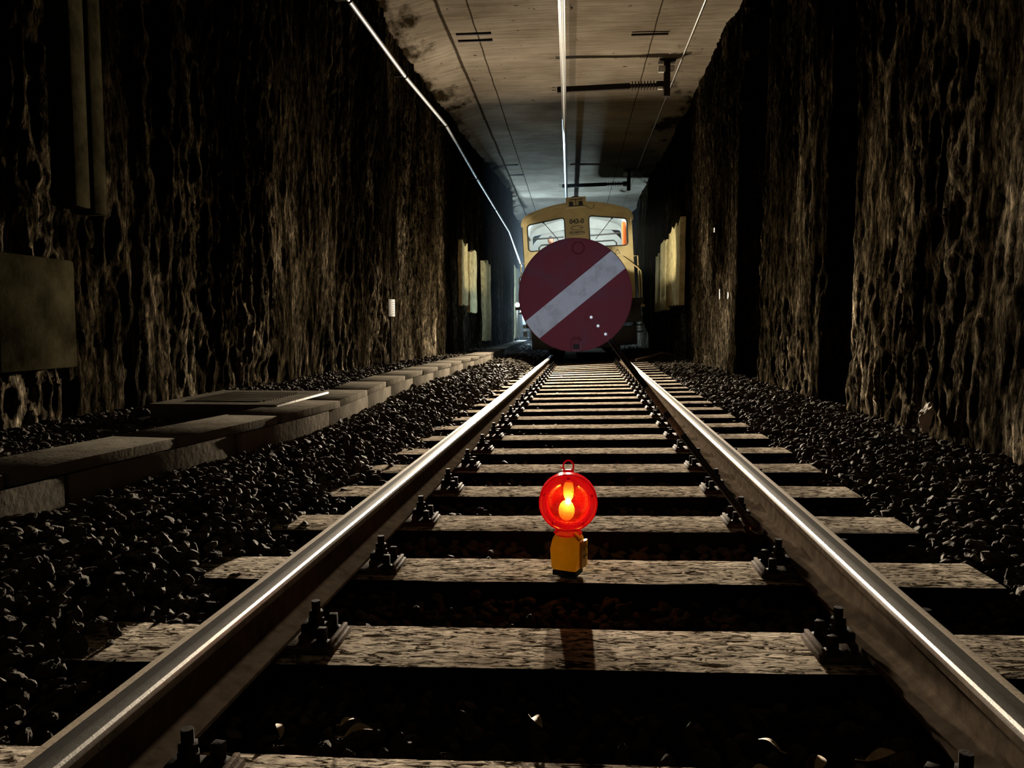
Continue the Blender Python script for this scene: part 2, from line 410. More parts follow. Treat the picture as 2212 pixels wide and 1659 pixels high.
def grid_mesh(name, X, Y, Z, mat, smooth=True):
    a, b = X.shape; v = np.stack([X, Y, Z], -1).reshape(-1, 3)
    i = np.arange(a * b).reshape(a, b)
    f = np.stack([i[:-1, :-1], i[1:, :-1], i[1:, 1:], i[:-1, 1:]], -1).reshape(-1, 4)
    o = bpy.data.objects.new(name, big_mesh(name, v, f, mat, smooth)); col.objects.link(o); return o
ORD = ['zeroth', 'first', 'second', 'third', 'fourth', 'fifth', 'sixth', 'seventh', 'eighth', 'ninth', 'tenth', 'eleventh', 'twelfth', 'thirteenth', 'fourteenth',
       'fifteenth', 'sixteenth', 'seventeenth', 'eighteenth', 'nineteenth', 'twentieth', 'twenty-first', 'twenty-second', 'twenty-third', 'twenty-fourth', 'twenty-fifth',
       'twenty-sixth', 'twenty-seventh', 'twenty-eighth', 'twenty-ninth', 'thirtieth', 'thirty-first', 'thirty-second', 'thirty-third', 'thirty-fourth', 'thirty-fifth', 'thirty-sixth', 'thirty-seventh', 'thirty-eighth', 'thirty-ninth', 'fortieth']

# ---------------------------------------------------------------- track alignment
def TX(y): y = min(y, 18); return -.045 + .0235 * y - .00037 * y * y
def CANT(y): return -R(.7 + .065 * min(y, 12.5) + min(max(y - 12.5, 0), 4.6) * .4095)
def TROUGH(y): return float(np.interp(y, [1, 4.9, 5.5, 6.2, 7.6, 8.6, 10, 17, 30.5, 40], [-2.31, -1.755, -1.735, -1.76, -1.85, -1.87, -1.85, -1.69, -1.84, -1.9]))
TRW = .34     # width of a cable trough

# ---------------------------------------------------------------- the shell
vn = VN(3); vn2 = VN(8)
def veins(Y, Z, o):
    wx = Y + .05 * vn2.fbm(Y * 4 + o, Z * 2.2, 2); 
    a = 1 - 2.6 * np.abs(vn.fbm(wx * 8 + o, Z * 2.8, 3)); b = 1 - 2.6 * np.abs(vn2.fbm(wx * 16 + o, Z * 6, 2))
    k = np.clip(.55 + 1.3 * vn.fbm(Y * .9 + o, Z * .5 + 3, 2), .25, 1)
    return k * (.042 * np.clip(a, -.6, 1) + .022 * np.clip(b, -.6, 1))
def lx(y, z):
    foot = np.interp(y, [-5, 4.9, 8, 9.8, 12.5, 17, 17.05, 28.2, 28.25, 60], [-3.42, -3.40, -3.34, -3.22, -3.05, -2.66, -2.74, -2.16, -2.52, -2.52])
    top = np.interp(y, [-5, 6, 11, 15, 17, 18.7, 28.2, 28.25, 60], [-3.34, -3.34, -2.86, -2.84, -2.72, -2.70, -2.24, -2.5, -2.5])
    t = np.clip((z - .2) / 5.1, 0, 1); return foot + (top - foot) * t ** 1.5
ys = np.unique(np.concatenate([np.arange(-5, 1.5, .25), np.arange(1.5, 17, .023), [17.02, 17.05], np.arange(17.1, 28.2, .09), [28.2, 28.25], np.arange(28.3, 60, .6)]))
zs = np.arange(-.35, 5.75, .048)
Y, Z = np.meshgrid(ys, zs, indexing='ij')
amp = np.interp(ys, [0, 16.9, 17.1, 28, 30], [1, 1, .5, .5, .6])[:, None]
disp = (.075 * vn.fbm(Y * 1.3, Z * .25, 3) + .032 * vn2.fbm(Y * 6, Z * 1.3, 4) + .09 * vn2.fbm(Y * .5 + 9, Z * .2, 3) + veins(Y, Z, 0)) * amp
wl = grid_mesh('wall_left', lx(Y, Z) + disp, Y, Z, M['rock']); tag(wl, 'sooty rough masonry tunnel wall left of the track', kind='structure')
ys = np.unique(np.concatenate([np.arange(-5, 2.5, .25), np.arange(2.5, 18, .023), [7.1, 7.104, 7.85, 7.854, 10.5, 10.504, 11.86, 11.864], np.arange(18, 28, .12), np.arange(28, 60, .6)]))
Y, Z = np.meshgrid(ys, zs, indexing='ij')
disp = .07 * vn.fbm(Y * 1.4 + 40, Z * .22, 3) + .032 * vn2.fbm(Y * 6 + 31, Z * 1.3, 4) + .06 * vn2.fbm(Y * .5, Z * .2 + 4, 3) - veins(Y, Z, 60)
edge = .10 * vn.fbm(Z * .9 + 3, Z * 0 + 1, 4)
Xr = 2.47 + disp + .008 * (Y - 8) * (Y < 8)
for a, b in ((7.1, 7.85), (10.5, 11.86)):
    Xr = np.where((Y + edge > a + .0015) & (Y + edge < b + .0015), 3.05 + disp * .3, Xr)
Xr = np.where((np.mod(Y, .62) < .10) & (Y > 17.6) & (Y < 23), Xr + .16, Xr)
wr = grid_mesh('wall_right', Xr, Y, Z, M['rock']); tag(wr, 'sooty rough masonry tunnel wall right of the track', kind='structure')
# ceiling: flat slab with a sloping haunch on the left
cx = np.concatenate([np.linspace(-3.0, -2.08, 9), np.linspace(-2.04, 2.3, 36), np.linspace(2.36, 2.75, 4)])
cz = np.interp(cx, [-3.0, -2.06, -1.0, 0, 2.3, 2.75], [5.34, 5.58, 5.6, 5.61, 5.60, 5.55])
ys = np.concatenate([np.arange(-5, 4, .5), np.arange(4, 34, .1), np.arange(34, 60.1, 1)])
X, Y = np.meshgrid(cx, ys, indexing='ij')
Zc = cz[:, None] + .012 * vn.fbm(X * 2, Y * 1.5, 4)
sh = (X < -2.06)
Zc = np.where(sh, Zc + .03 * vn2.fbm(X * 3, Y * 2, 4), Zc)
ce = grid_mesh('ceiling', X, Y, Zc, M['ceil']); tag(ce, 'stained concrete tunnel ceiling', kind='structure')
def ground(x, y):
    tx = TX(y) if np.isscalar(y) else -.045 + .0235 * y - .00037 * y * y
    u = x - tx
    tr = np.interp(y, [1, 4.9, 5.5, 6.2, 7.6, 8.6, 10, 17, 30.5, 40], [-2.31, -1.755, -1.735, -1.76, -1.85, -1.87, -1.85, -1.69, -1.84, -1.9])
    g = np.interp(u, [-1.55, -1.28, -1.2, 1.25, 1.35, 1.7, 2.5], [.075, .01, -.05, -.05, .0, .03, .05])
    return np.where(x < tr - TRW * .5, .165, g)
gx = np.linspace(-3.7, 3.2, 90); gy = np.concatenate([np.arange(-5, .8, .4), np.arange(.8, 12, .12), np.arange(12, 60, .5)])
X, Y = np.meshgrid(gx, gy, indexing='ij')
fl = grid_mesh('floor', X, Y, ground(X, Y) - .035 + .012 * vn.fbm(X * 6, Y * 6, 3), M['ground']); tag(fl, 'dark dirty tunnel floor under the ballast', kind='structure')

# ---------------------------------------------------------------- rails
prof_ = [(-.0625, 0), (.0625, 0), (.0625, .009), (.020, .022), (.010, .032), (.0075, .05), (.0075, .098), (.012, .108), (.033, .114), (.036, .118),
        (.036, .134), (.0335, .142), (.0285, .1462), (.020, .1482), (.011, .1489), (0, .149), (-.011, .1489), (-.020, .1482), (-.0285, .1462), (-.0335, .142), (-.036, .134),
        (-.036, .118), (-.033, .114), (-.012, .108), (-.0075, .098), (-.0075, .05), (-.010, .032), (-.020, .022), (-.0625, .009)]
prof = [(u * 1.07 if z > .11 and abs(u) > .015 else u, z) for u, z in prof_]
def rail(side, label):
    ys_ = np.concatenate([np.arange(-.6, 20, .4), np.arange(20, 41, 1.5)]); n = len(prof); V = []; F = []; mi = []
    uo = side * (.7555 if side > 0 else .767)
    for y in ys_:
        c, s_ = math.cos(CANT(y)), math.sin(CANT(y))
        for u, z in prof:
            uu = uo + u * side; zz = z + .016
            V.append((TX(y) + uu * c + zz * s_, y, -uu * s_ + zz * c))
    for i in range(len(ys_) - 1):
        for k in range(n):
            F.append((i * n + k, i * n + (k + 1) % n, (i + 1) * n + (k + 1) % n, (i + 1) * n + k))
            # prof +u is the field side (mirrored), -u the gauge side
            mi.append(1 if 10 <= k <= 13 else (2 if k in (14, 15) else (3 if 16 <= k <= 19 else 0)))
    mb = MB(); mb.v = V; mb.f = F; mb.m = mi
    o = mb.build('rail', [M['web'], M['band'], M['polish'], M['semi']], None, 25)
    return tag(o, label, 'rail')
rail(-1, 'left steel rail of the track with its polished running surface')
rail(1, 'right steel rail of the track, the stop disc pole lying along it')

# ---------------------------------------------------------------- sleepers with their fastenings
def sleeper_mesh(seed):
    r = VN(seed); nx, ny = 90, 7
    L, W_, H = 2.58, .245, .15
    xs = np.linspace(-L / 2, L / 2, nx); yy = np.linspace(-W_ / 2, W_ / 2, ny)
    Xg, Yg = np.meshgrid(xs, yy, indexing='ij')
    Zg = .0022 * r.fbm(Xg * 5, Yg * 30, 3) - .002
    Zg[:, 0] -= .002; Zg[:, -1] -= .003
    Yg = Yg.copy(); Yg[:, 0] += .006 * r.fbm(xs * 5, xs * 0, 4); Yg[:, -1] += .006 * r.fbm(xs * 5 + 50, xs * 0, 4)
    top = np.stack([Xg, Yg, Zg], -1).reshape(-1, 3).tolist()
    i = np.arange(nx * ny).reshape(nx, ny)
    F = np.stack([i[:-1, :-1], i[1:, :-1], i[1:, 1:], i[:-1, 1:]], -1).reshape(-1, 4).tolist()
    loop = list(i[:, 0]) + list(i[-1, 1:]) + list(i[::-1, -1][1:]) + list(i[0, ::-1][1:-1])
    b0 = len(top); V = top + [(top[k][0], top[k][1], -H) for k in loop]; n = len(loop)
    F2 = [(loop[k], b0 + k, b0 + (k + 1) % n, loop[(k + 1) % n]) for k in range(n)] + [tuple(range(b0, b0 + n))]
    mb = MB(); mb.add(V, F); mb.f += F2; mb.m += [1] * len(F2); return mb.mesh('railway_sleeper', [M['wood'], M['tar_shade']], 35)
smeshes = [sleeper_mesh(60 + k) for k in range(6)]
pm = MB()
pm.box((0, 0, .007), (.34, .15, .014), bev=.002)
pm.box((.157, 0, .019), (.012, .146, .014), bev=.003); pm.box((-.157, 0, .019), (.012, .146, .014), bev=.003)
pm.box((.080, 0, .024), (.016, .10, .022), bev=.002); pm.box((-.080, 0, .024), (.016, .10, .022), bev=.002)
plate_me = pm.mesh('base_plate', M['rust'], 30)
def hexbolt(mb, c, r, h):
    mb.lathe([(0, h), (r * .8, h), (r, h * .92), (r, 0)], c, 'Z', 6)
cb = MB()
cb.box((0, 0, .036), (.062, .062, .014), bev=.003); cb.box((-.022, 0, .046), (.022, .05, .012), bev=.002)
hexbolt(cb, (0, 0, .043), .021, .022); cb.tube([(0, 0, .04), (0, 0, .108)], .0115, 8); hexbolt(cb, (0, 0, .066), .019, .016)
clip_me = cb.mesh('clip_bolt', M['iron'], 30)
sb = MB(); sb.lathe([(.024, 0), (.024, .006), (.013, .010)], (0, 0, .014), 'Z', 12); sb.box((0, 0, .040), (.021, .021, .034), bev=.002)
screw_me = sb.mesh('sleeper_screw', M['iron'], 30)
SP = .6153; Y0 = 1.39 - .2475
def child(name, me, parent, loc, rz=0, label=None):
    o = bpy.data.objects.new(name, me); col.objects.link(o); o.parent = parent; o.location = loc; o.rotation_euler = (0, 0, rz)
    if label: o['label'] = label
    return o
def fasten(sl):
    for side in (-1, 1):
        p = child('base_plate', plate_me, sl, (side * .7535, 0, 0), 0)
        for q in (-1, 1):
            child('clip_bolt', clip_me, p, (q * .102, random.uniform(-.004, .004), 0), math.pi if q < 0 else 0)
            child('sleeper_screw', screw_me, p, (q * .132, .048, 0), random.uniform(-.7, .7))
            child('sleeper_screw', screw_me, p, (q * .132, -.048, 0), random.uniform(-.7, .7))
for n in range(27):
    y = Y0 + .1225 + n * SP - (.02 if n == 0 else 0)
    o = bpy.data.objects.new('railway_sleeper', smeshes[n % 6]); col.objects.link(o)
    o.location = (TX(y), y, 0); o.rotation_euler = (random.uniform(-.01, .01) if n > 2 else 0, CANT(y), random.uniform(-.007, .007))
    if n % 2 and n > 2: o.scale = (1, -1, 1)
    lab = {0: 'weathered wooden sleeper nearest the camera, mostly cut off by the bottom edge',
           1: 'weathered wooden sleeper just in front of the red warning lamp, crossed by its shadow',
           2: 'weathered wooden sleeper carrying the red warning lamp'}.get(n, 'weathered wooden sleeper, %s behind the one with the red warning lamp' % ORD[n - 2])
    tag(o, lab, 'sleeper', 'wooden sleepers under the rails')
    fasten(o)

# ---------------------------------------------------------------- ballast
def stone_templates(sub, n, cuts):
    out = []
    for k in range(n):
        bm = bmesh.new(); bmesh.ops.create_icosphere(bm, subdivisions=sub, radius=1)
        v = np.array([p.co[:] for p in bm.verts]); f = np.array([[q.index for q in t.verts] for t in bm.faces]); bm.free()
        for c in range(cuts):
            d = rng.normal(size=3); d /= np.linalg.norm(d); off = rng.uniform(.45, .8)
            v = v - np.clip(v @ d - off, 0, None)[:, None] * d
        v = v * rng.uniform(.62, 1.1, 3) * np.array([1.1, .85, .75]) + rng.normal(size=v.shape) * (.03 if cuts else .12)
        out.append((v, f))
    return out
T2 = stone_templates(3, 5, 11) ; T1 = stone_templates(2, 8, 9); T0 = stone_templates(1, 8, 0)
def scatter(y0, y1, dens, size, regions):
    P = []
    for fn in regions:
        area_pts = int(dens * fn['w'] * (y1 - y0)); y = rng.uniform(y0, y1, area_pts); x = fn['x'](y, rng.random(area_pts))
        P.append(np.stack([x, y, ground(x, y)], 1))
    P = np.concatenate(P); s = size * rng.uniform(.6, 1.3, len(P)); return P, s
def tro(y): return np.interp(y, [1, 4.9, 5.5, 6.2, 7.6, 8.6, 10, 17, 30.5, 40], [-2.31, -1.755, -1.735, -1.76, -1.85, -1.87, -1.85, -1.69, -1.84, -1.9])
def txn(y): return -.045 + .0235 * y - .00037 * y * y
REG = [dict(w=.75, x=lambda y, r: tro(y) + .02 + r * (txn(y) - 1.13 - tro(y))),
       dict(w=1.25, x=lambda y, r: (tro(y) - TRW - .02) + r * (lx(y, .2) + .02 - (tro(y) - TRW - .02))),
       dict(w=1.2, x=lambda y, r: txn(y) + 1.24 + r * (2.55 - txn(y) - 1.24))]
def crib(y0, y1, dens, size):
    k = int(dens * 2.5 * (y1 - y0) * .6); y = rng.uniform(y0, y1, k); x = txn(y) + rng.uniform(-1.32, 1.32, k)
    ph = np.mod(y - (Y0 + .1225), SP); ok = (ph > .155) & (ph < SP - .155)
    x, y = x[ok], y[ok]; s = size * rng.uniform(.6, 1.2, len(x))
    u = np.abs(x - txn(y)); z = ground(x, y) + np.where(u > 1.2, .02, -.012)
    return np.stack([x, y, z], 1), s
sets = []
for (a, b, dens, size) in ((.8, 4, 900, .030), (4, 7, 620, .032), (7, 12, 380, .037), (12, 30, 150, .05)):
    P, s = scatter(a, b, dens, size, REG); sets.append((P, s))
    if b < 20: P2, s2 = crib(a, b, dens * (1 if a < 5 else .5), size * .95); sets.append((P2, s2))
sets.append(crib(12, 17.6, 120, .04))
P = np.concatenate([a for a, b in sets]); S = np.concatenate([b for a, b in sets])
# keep stones out of the manhole slab
ok = ~((P[:, 0] > -3.12) & (P[:, 0] < -1.98) & (P[:, 1] > 4.85) & (P[:, 1] < 6.4)); P, S = P[ok], S[ok]
P[:, 2] += S * .15 + rng.uniform(-.5, .5, len(P)) * S * .9
# pick the 300 that show largest
cy, sy, cp, sp_ = math.cos(R(4.5626)), math.sin(R(4.5626)), math.cos(R(4.284)), math.sin(R(4.284))
fw = np.array([-sy * cp, cy * cp, -sp_]); rt = np.array([cy, sy, 0]); up = np.cross(rt, fw)
q = P - np.array([0, 0, .8]); dz = q @ fw; px = 1106 + 1662 * (q @ rt) / dz; py = 829.5 - 1662 * (q @ up) / dz
infr = (dz > .3) & (px > 0) & (px < 2212) & (py > 0) & (py < 1655)
cov = np.abs(np.abs(P[:, 0] - txn(P[:, 1])) - .7535) < .09
score = np.where(infr & ~cov, S / dz, 0); near = np.argsort(-score)[:300]; nearset = np.zeros(len(P), bool); nearset[near] = True
def rotm(n):
    q = rng.normal(size=(n, 4)); q /= np.linalg.norm(q, axis=1)[:, None]; w_, x, y, z = q.T
    return np.stack([1 - 2 * (y * y + z * z), 2 * (x * y - z * w_), 2 * (x * z + y * w_), 2 * (x * y + z * w_), 1 - 2 * (x * x + z * z), 2 * (y * z - x * w_),
                     2 * (x * z - y * w_), 2 * (y * z + x * w_), 1 - 2 * (x * x + y * y)], 1).reshape(-1, 3, 3)
V = []; F = []; off = 0
rest = np.where(~nearset)[0]
for far, T in ((False, T1), (True, T0)):
    idx = rest[(P[rest, 1] > 6.5) == far]
    kind = rng.integers(0, len(T), len(idx))
    for k, (tv, tf) in enumerate(T):
        ii = idx[kind == k]; m = rotm(len(ii))
        vv = np.einsum('nij,vj->nvi', m, tv) * S[ii][:, None, None] * np.array([1, 1, .8]) + P[ii][:, None, :]
        ff = tf[None] + (np.arange(len(ii)) * len(tv))[:, None, None] + off
        V.append(vv.reshape(-1, 3)); F.append(ff.reshape(-1, 3)); off += len(ii) * len(tv)
bo = bpy.data.objects.new('ballast', big_mesh('ballast', np.concatenate(V), np.concatenate(F), M['stone'])); col.objects.link(bo)
tag(bo, 'dark crushed stone ballast spread beside and between the rails', 'ballast', 'ballast', 'stuff')
tme = [big_mesh('ballast_stone', tv, tf, M['stone']) for tv, tf in T2]
for i in near:
    o = bpy.data.objects.new('ballast_stone', random.choice(tme)); col.objects.link(o)
    o.location = P[i]; s_ = S[i]; o.scale = (s_, s_, s_ * .85); o.rotation_euler = rng.uniform(0, 6.28, 3)
    u = P[i][0] - txn(P[i][1])
    if u < -.75: tag(o, 'loose grey stone lying left of the left rail, near the camera', 'stone', 'near ballast stones left of the track')
    elif u > .75: tag(o, 'loose grey stone lying right of the right rail, near the camera', 'stone', 'near ballast stones right of the track')
    else: tag(o, 'loose grey stone lying between the rails, near the camera', 'stone', 'near ballast stones between the rails')

# ---------------------------------------------------------------- cable trough of concrete units with loose covers
def duct(n, y, L, cover):
    x = TROUGH(y + L / 2); ang = math.atan2(TROUGH(y + L) - TROUGH(y), L)
    mb = MB()
    if cover:
        mb.box((0, 0, 0), (TRW + .012, L - .012, .05), bev=.006); mb.box((0, 0, -.032), (TRW - .12, L - .06, .014))
        o = mb.build('trough_cover', M['conc'], None, 30)
        o.location = (x - TRW / 2 + random.uniform(-.006, .006), y + L / 2, .230 + random.uniform(-.003, .004)); o.rotation_euler = (random.uniform(-.005, .005), random.uniform(-.008, .008), -ang + random.uniform(-.008, .008))
        tag(o, 'concrete cable trough cover, %s from the camera' % ORD[n], 'trough cover', 'covers of the cable trough')
    else:
        t = .05; h = .34
        mb.box((-TRW / 2 + t / 2, 0, 0), (t, L - .01, h), bev=.004); mb.box((TRW / 2 - t / 2, 0, 0), (t, L - .01, h), bev=.004); mb.box((0, 0, -h / 2 + t / 2), (TRW - t, L - .012, t))
        o = mb.build('trough_unit', M['conc'], None, 30)
        o.location = (x - TRW / 2, y + L / 2, .190 - .17 + .012); o.rotation_euler = (0, 0, -ang)
        tag(o, 'concrete cable trough channel under the covers, %s from the camera' % ORD[n], 'cable trough', 'channels of the cable trough')
for n in range(30): duct(n + 1, 1.7 + n * .96, .96, True)
for n in range(24): duct(n + 1, 1.75 + n * 1.19, 1.19, False)

# ---------------------------------------------------------------- manhole slab
mh = empty('manhole_cover', (-2.44, 5.56, .175), 'rectangular concrete slab with ribbed grating, between left wall and cable trough', 'manhole cover')
fr = MB(); fr.panel(rrect(-.44, .44, -.56, .56, .02), [rrect(-.30, .30, -.38, .38, .16)], 0, .10)
sl = fr.build('slab', M['conc'], mh, 30); sl.rotation_euler = (R(90), 0, 0); sl.location = (0, 0, .10); sl.rotation_euler = (R(-90), 0, 0); sl.location = (0, 0, .10)
gb = MB()
for k in range(17):
    y = -.36 + k * .72 / 16; hw = .29 - max(0, abs(y) - .30) ** 2 * 6
    gb.box((0, y, .090), (hw * 2, .022, .03), bev=.003)
gb.box((0, 0, .05), (.58, .74, .02)); gb.build('grating', M['conc'], mh)
ed = MB(); ed.box((.447, 0, .05), (.014, 1.10, .088), bev=.003); e_ = ed.build('slab_edge', M['white_edge'], mh); e_['label'] = 'pale worn right edge of the slab'

# ---------------------------------------------------------------- left wall bits
o = MB().box((0, 0, 0), (.20, .70, .70), bev=.02).build('trim_1', M['smooth']); o.location = (-3.37, 4.50, .88); tag(o, 'smooth concrete plinth on the left wall near the camera', kind='structure')
ccs = empty('cable_casing', (-3.17, 4.80, 1.55), 'narrow vertical concrete cable casing on the left wall, ending above the ballast', 'cable casing')
MB().box((0, -.10, 1.6), (.16, .15, 3.2), bev=.012).build('casing_half', M['smooth'], ccs); MB().box((0, .075, 1.58), (.17, .14, 3.2), bev=.012).build('casing_half', M['smooth'], ccs)
# metal pipe along the top of the left wall
pp = empty('wall_pipe', (-2.7, 12, 4.8), 'thin shiny metal pipe running along the top of the left wall', 'pipe')
pts = [(-2.78, 5.5, 4.74), (-2.76, 9.53, 4.773), (-2.72, 12.5, 4.80), (-2.62, 15.87, 4.891), (-2.46, 19.57, 4.519), (-2.21, 26.4, 4.018), (-2.06, 30.5, 3.164)]
base = Vector((-2.7, 12, 4.8)); sm = []
for a, b in zip(pts[:-1], pts[1:]):
    for t in np.linspace(0, 1, 8, endpoint=False): sm.append(Vector(a).lerp(Vector(b), t) - base)
sm.append(Vector(pts[-1]) - base)
MB().tube(sm, .030, 10).build('pipe', M['pipe'], pp)
for y in (9.5, 12.6, 15.87, 19.5, 23):
    i = min(range(len(sm)), key=lambda k: abs(sm[k].y + 12 - y)); p = sm[i]
    mb = MB(); mb.torus(p, .036, .008, 'Y', 16, 6); mb.box(p + Vector((-.09, 0, .01)), (.16, .03, .03)); mb.build('pipe_clip', M['iron'], pp)
# kilometre sign
ks = empty('distance_sign', (-2.93, 12.2, .14), 'small pale plate with dark rows on a thin post by the left wall', 'sign')
MB().tube([(0, 0, 0), (0, 0, 1.10)], .016, 8).build('post', M['iron'], ks)
spl = MB().box((0, -.022, .955), (.19, .008, .275), bev=.002).build('plate', M['sign'], ks); spl.rotation_euler = (0, 0, R(72))
rw = MB()
for k in range(6): rw.box((.012, -.0275, .865 + k * .036), (.125, .003, .018))
rw.build('row_marks', M['signdark'], spl)

# ---------------------------------------------------------------- right wall bits
for k, (y, z, wd, h, lab) in enumerate(((13.6, 2.45, .04, .075, 'tiny white reflector high on the right wall'), (13.0, 1.33, .025, .17, 'thin white reflector strip low on the right wall, farther of two'), (12.3, 1.28, .03, .10, 'short white reflector strip low on the right wall, nearer of two'))):
    o = MB().box((0, 0, 0), (.01, wd * 2, h), bev=.002).build('wall_reflector', M['insul']); o.location = (2.40, y, z); tag(o, lab, 'reflector')
v_, f_ = T2[1]
o = bpy.data.objects.new('stone_slab', big_mesh('stone_slab', v_ * np.array([.04, .09, .2]), f_, M['pale'])); col.objects.link(o); o.location = (2.30, 5.22, .2); o.rotation_euler = (0, .15, .3)
tag(o, 'pale upright stone slab leaning against the foot of the right wall', 'stone')

# ---------------------------------------------------------------- overhead conductor rail and its brackets
def CX(y): return -.13 - .0052 * y
prf = [(-.045, .11), (.045, .11), (.045, .102), (.012, .098), (.010, .03), (.030, .018), (.030, .006), (.010, 0), (-.010, 0), (-.030, .006), (-.030, .018), (-.010, .03), (-.012, .098), (-.045, .102)]
cr_ = empty('conductor_rail', (0, 0, 4.93), 'long aluminium overhead conductor rail hanging under the ceiling above the track', 'conductor rail')
ysr = np.arange(4, 46, 2.0); V = []; F = []; n = len(prf)
for y in ysr:
    for u, z in prf: V.append((CX(y) + u, y, z))
for i in range(len(ysr) - 1):
    for k in range(n): F.append((i * n + k, i * n + (k + 1) % n, (i + 1) * n + (k + 1) % n, (i + 1) * n + k))
MB().add(V, F).build('rail_profile', M['alu'], cr_, 30)
MB().tube([(CX(y), y, -.006) for y in ysr], .008, 8).build('contact_wire', M['pipe'], cr_)
def bracket(y, label):
    b = empty('conductor_bracket', (1.66, y, 5.6), label, 'bracket', 'brackets carrying the overhead conductor rail')
    mb = MB(); mb.box((0, 0, -.32), (.11, .10, .64), bev=.006); mb.box((0, 0, -.012), (.30, .22, .024), bev=.004); mb.build('drop_post', M['iron'], b)
    zl = -.45; xl = CX(y) - 1.66
    mb = MB(); mb.box(((xl - .12 + -.66) / 2, 0, zl - .01), (abs(-.66 - (xl - .12)), .08, .10), bev=.006, rot=Matrix.Rotation(R(-1.6), 3, 'Y')); mb.build('arm', M['iron'], b)
    mb = MB(); mb.tube([(-.66, 0, zl + .01), (-.17, 0, zl + .02)], .035, 12)
    for k in range(8): mb.lathe([(.036, -.012), (.085, -.004), (.085, .004), (.036, .012)], (-.62 + k * .055, 0, zl + .012 + k * .001), 'X', 20)
    mb.build('ribbed_insulator', M['dinsul'], b, 30)
    MB().box((-.12, 0, zl + .02), (.14, .09, .12), bev=.01).build('end_fitting', M['iron'], b)
    MB().box((-.12, -.05, zl - .05), (.09, .04, .05), bev=.008).build('white_cap', M['insul'], b)
    MB().box((-.10, -.03, -.16), (.13, .09, .11), bev=.02).build('white_cap', M['insul'], b); MB().box((.09, -.03, -.15), (.08, .08, .11), bev=.025).build('white_cap', M['insul'], b)
    mb = MB(); mb.box((xl, 0, zl - .07), (.10, .09, .05), bev=.005); mb.tube([(xl - .14, 0, zl + .02), (xl - .22, 0, zl + .02)], .006, 6); mb.tube([(xl - .14, 0, zl - .03), (xl - .22, 0, zl - .03)], .006, 6); mb.build('rail_clamp', M['iron'], b)
bracket(14.5, 'dark bracket arm with ribbed insulator nearest the camera, under the ceiling')
bracket(24.2, 'dark bracket arm farther away, just above the locomotive roof')
mb = MB().tube([(1.90, y, 5.575) for y in np.arange(5, 24.5, .5)], .012, 8); o = mb.build('ceiling_conduit', M['pipe']); tag(o, 'thin straight conduit along the right side of the ceiling', 'conduit')
for k, (x, y, L, lab) in enumerate(((-1.66, 12.9, .58, 'short dark steel bar in ceiling left of conductor rail, nearer of the near pair'), (-1.67, 13.2, .58, 'short dark steel bar in ceiling left of conductor rail, farther of the near pair'),
                                    (1.22, 13.15, .60, 'short dark steel bar in the ceiling right of the conductor rail'), (-1.84, 23.2, .35, 'short dark steel bar far down the ceiling, nearer of the far pair'), (-1.84, 24.7, .45, 'short dark steel bar far down the ceiling, farther of the far pair'))):
    o = MB().box((0, 0, 0), (L, .035, .03), bev=.004).build('anchor_bar', M['iron']); o.location = (x, y, 5.575); tag(o, lab, 'anchor bar')

# ---------------------------------------------------------------- stop disc on its pole
sd = empty('stop_disc', (.006, 3.6, .945), 'round red stop disc with white diagonal stripe on a pole leaning over the track', 'stop sign')
rd = .263
MB().lathe([(0, 0), (rd - .004, 0), (rd, .002), (rd, .006), (rd - .004, .008), (0, .008)], (0, 0, 0), 'Y', 72).build('red_disc', M['red'], sd, 30)
ang = R(39.3); hw = .0515; d_ = Vector((math.cos(ang), math.sin(ang))); nn = Vector((-d_.y, d_.x)); poly = []
for s1 in (1, -1):
    for k in range(9):
        o_ = -s1 * hw + s1 * 2 * hw * k / 8; L = math.sqrt((rd - .0035) ** 2 - o_ * o_); p = d_ * (s1 * L) + nn * o_; poly.append((p.x, p.y))
MB().prism(poly, -.0015, .0005).build('white_stripe', M['stripe'], sd, None)
MB().torus((.013, -.001, .216), .027, .0034, 'Y', 32, 8).build('ring_mark', M['mred'], sd)
lp = [(x, -.012 if 0 else -.010, z) for x, z in rrect(-.013, .027, -.258, -.200, .012)]
mb = MB(); mb.tube(lp + [lp[0]], .0048, 8, caps=False); mb.build('handle_loop', M['mred'], sd)
mb = MB(); mb.box((.007, -.004, -.238), (.026, .012, .02), bev=.004); mb.build('latch', M['black'], sd)
dirp = Vector((.52, -.62, -.72))
st = Vector((.069, -.004, -.096)); en = Vector((.155, -.004, -.196))
mb = MB(); v2 = (en - st); rotm_ = Matrix.Rotation(math.atan2(-v2.z, v2.x), 3, 'Y'); mb.box((st + en) / 2, (v2.length + .03, .005, .034), rot=rotm_, bev=.0015); mb.build('mounting_strap', M['red'], sd)
for p in ((.075, -.103), (.107, -.143), (.142, -.181)):
    mb = MB(); mb.lathe([(0, -.0085), (.0065, -.008), (.009, -.004), (.009, .002)], (p[0], -.004, p[1]), 'Y', 12); mb.build('bolt', M['zinc'], sd)
pe = Vector((.672 - .006, 2.86 - 3.6, .05 - .945))
ps = Vector((.166, -.004, -.212))
pl = MB().tube([ps, ps.lerp(pe, .5), pe], .0135, 14).build('pole', M['pole'], sd)
mb = MB(); mb.tube([ps.lerp(pe, .30), ps.lerp(pe, .44)], .0139, 14); mb.tube([ps.lerp(pe, .47), ps.lerp(pe, .56)], .0139, 14); t_ = mb.build('worn_tape', M['tape'], pl); t_['label'] = 'pale worn tape on the black pole'
mb = MB(); mb.tube([ps.lerp(pe, .94), ps.lerp(pe, .965), ps.lerp(pe, .99), ps.lerp(pe, 1.015), ps.lerp(pe, 1.03)], [.015, .026, .032, .027, .012], 16); mb.build('grip_end', M['amber'], pl)

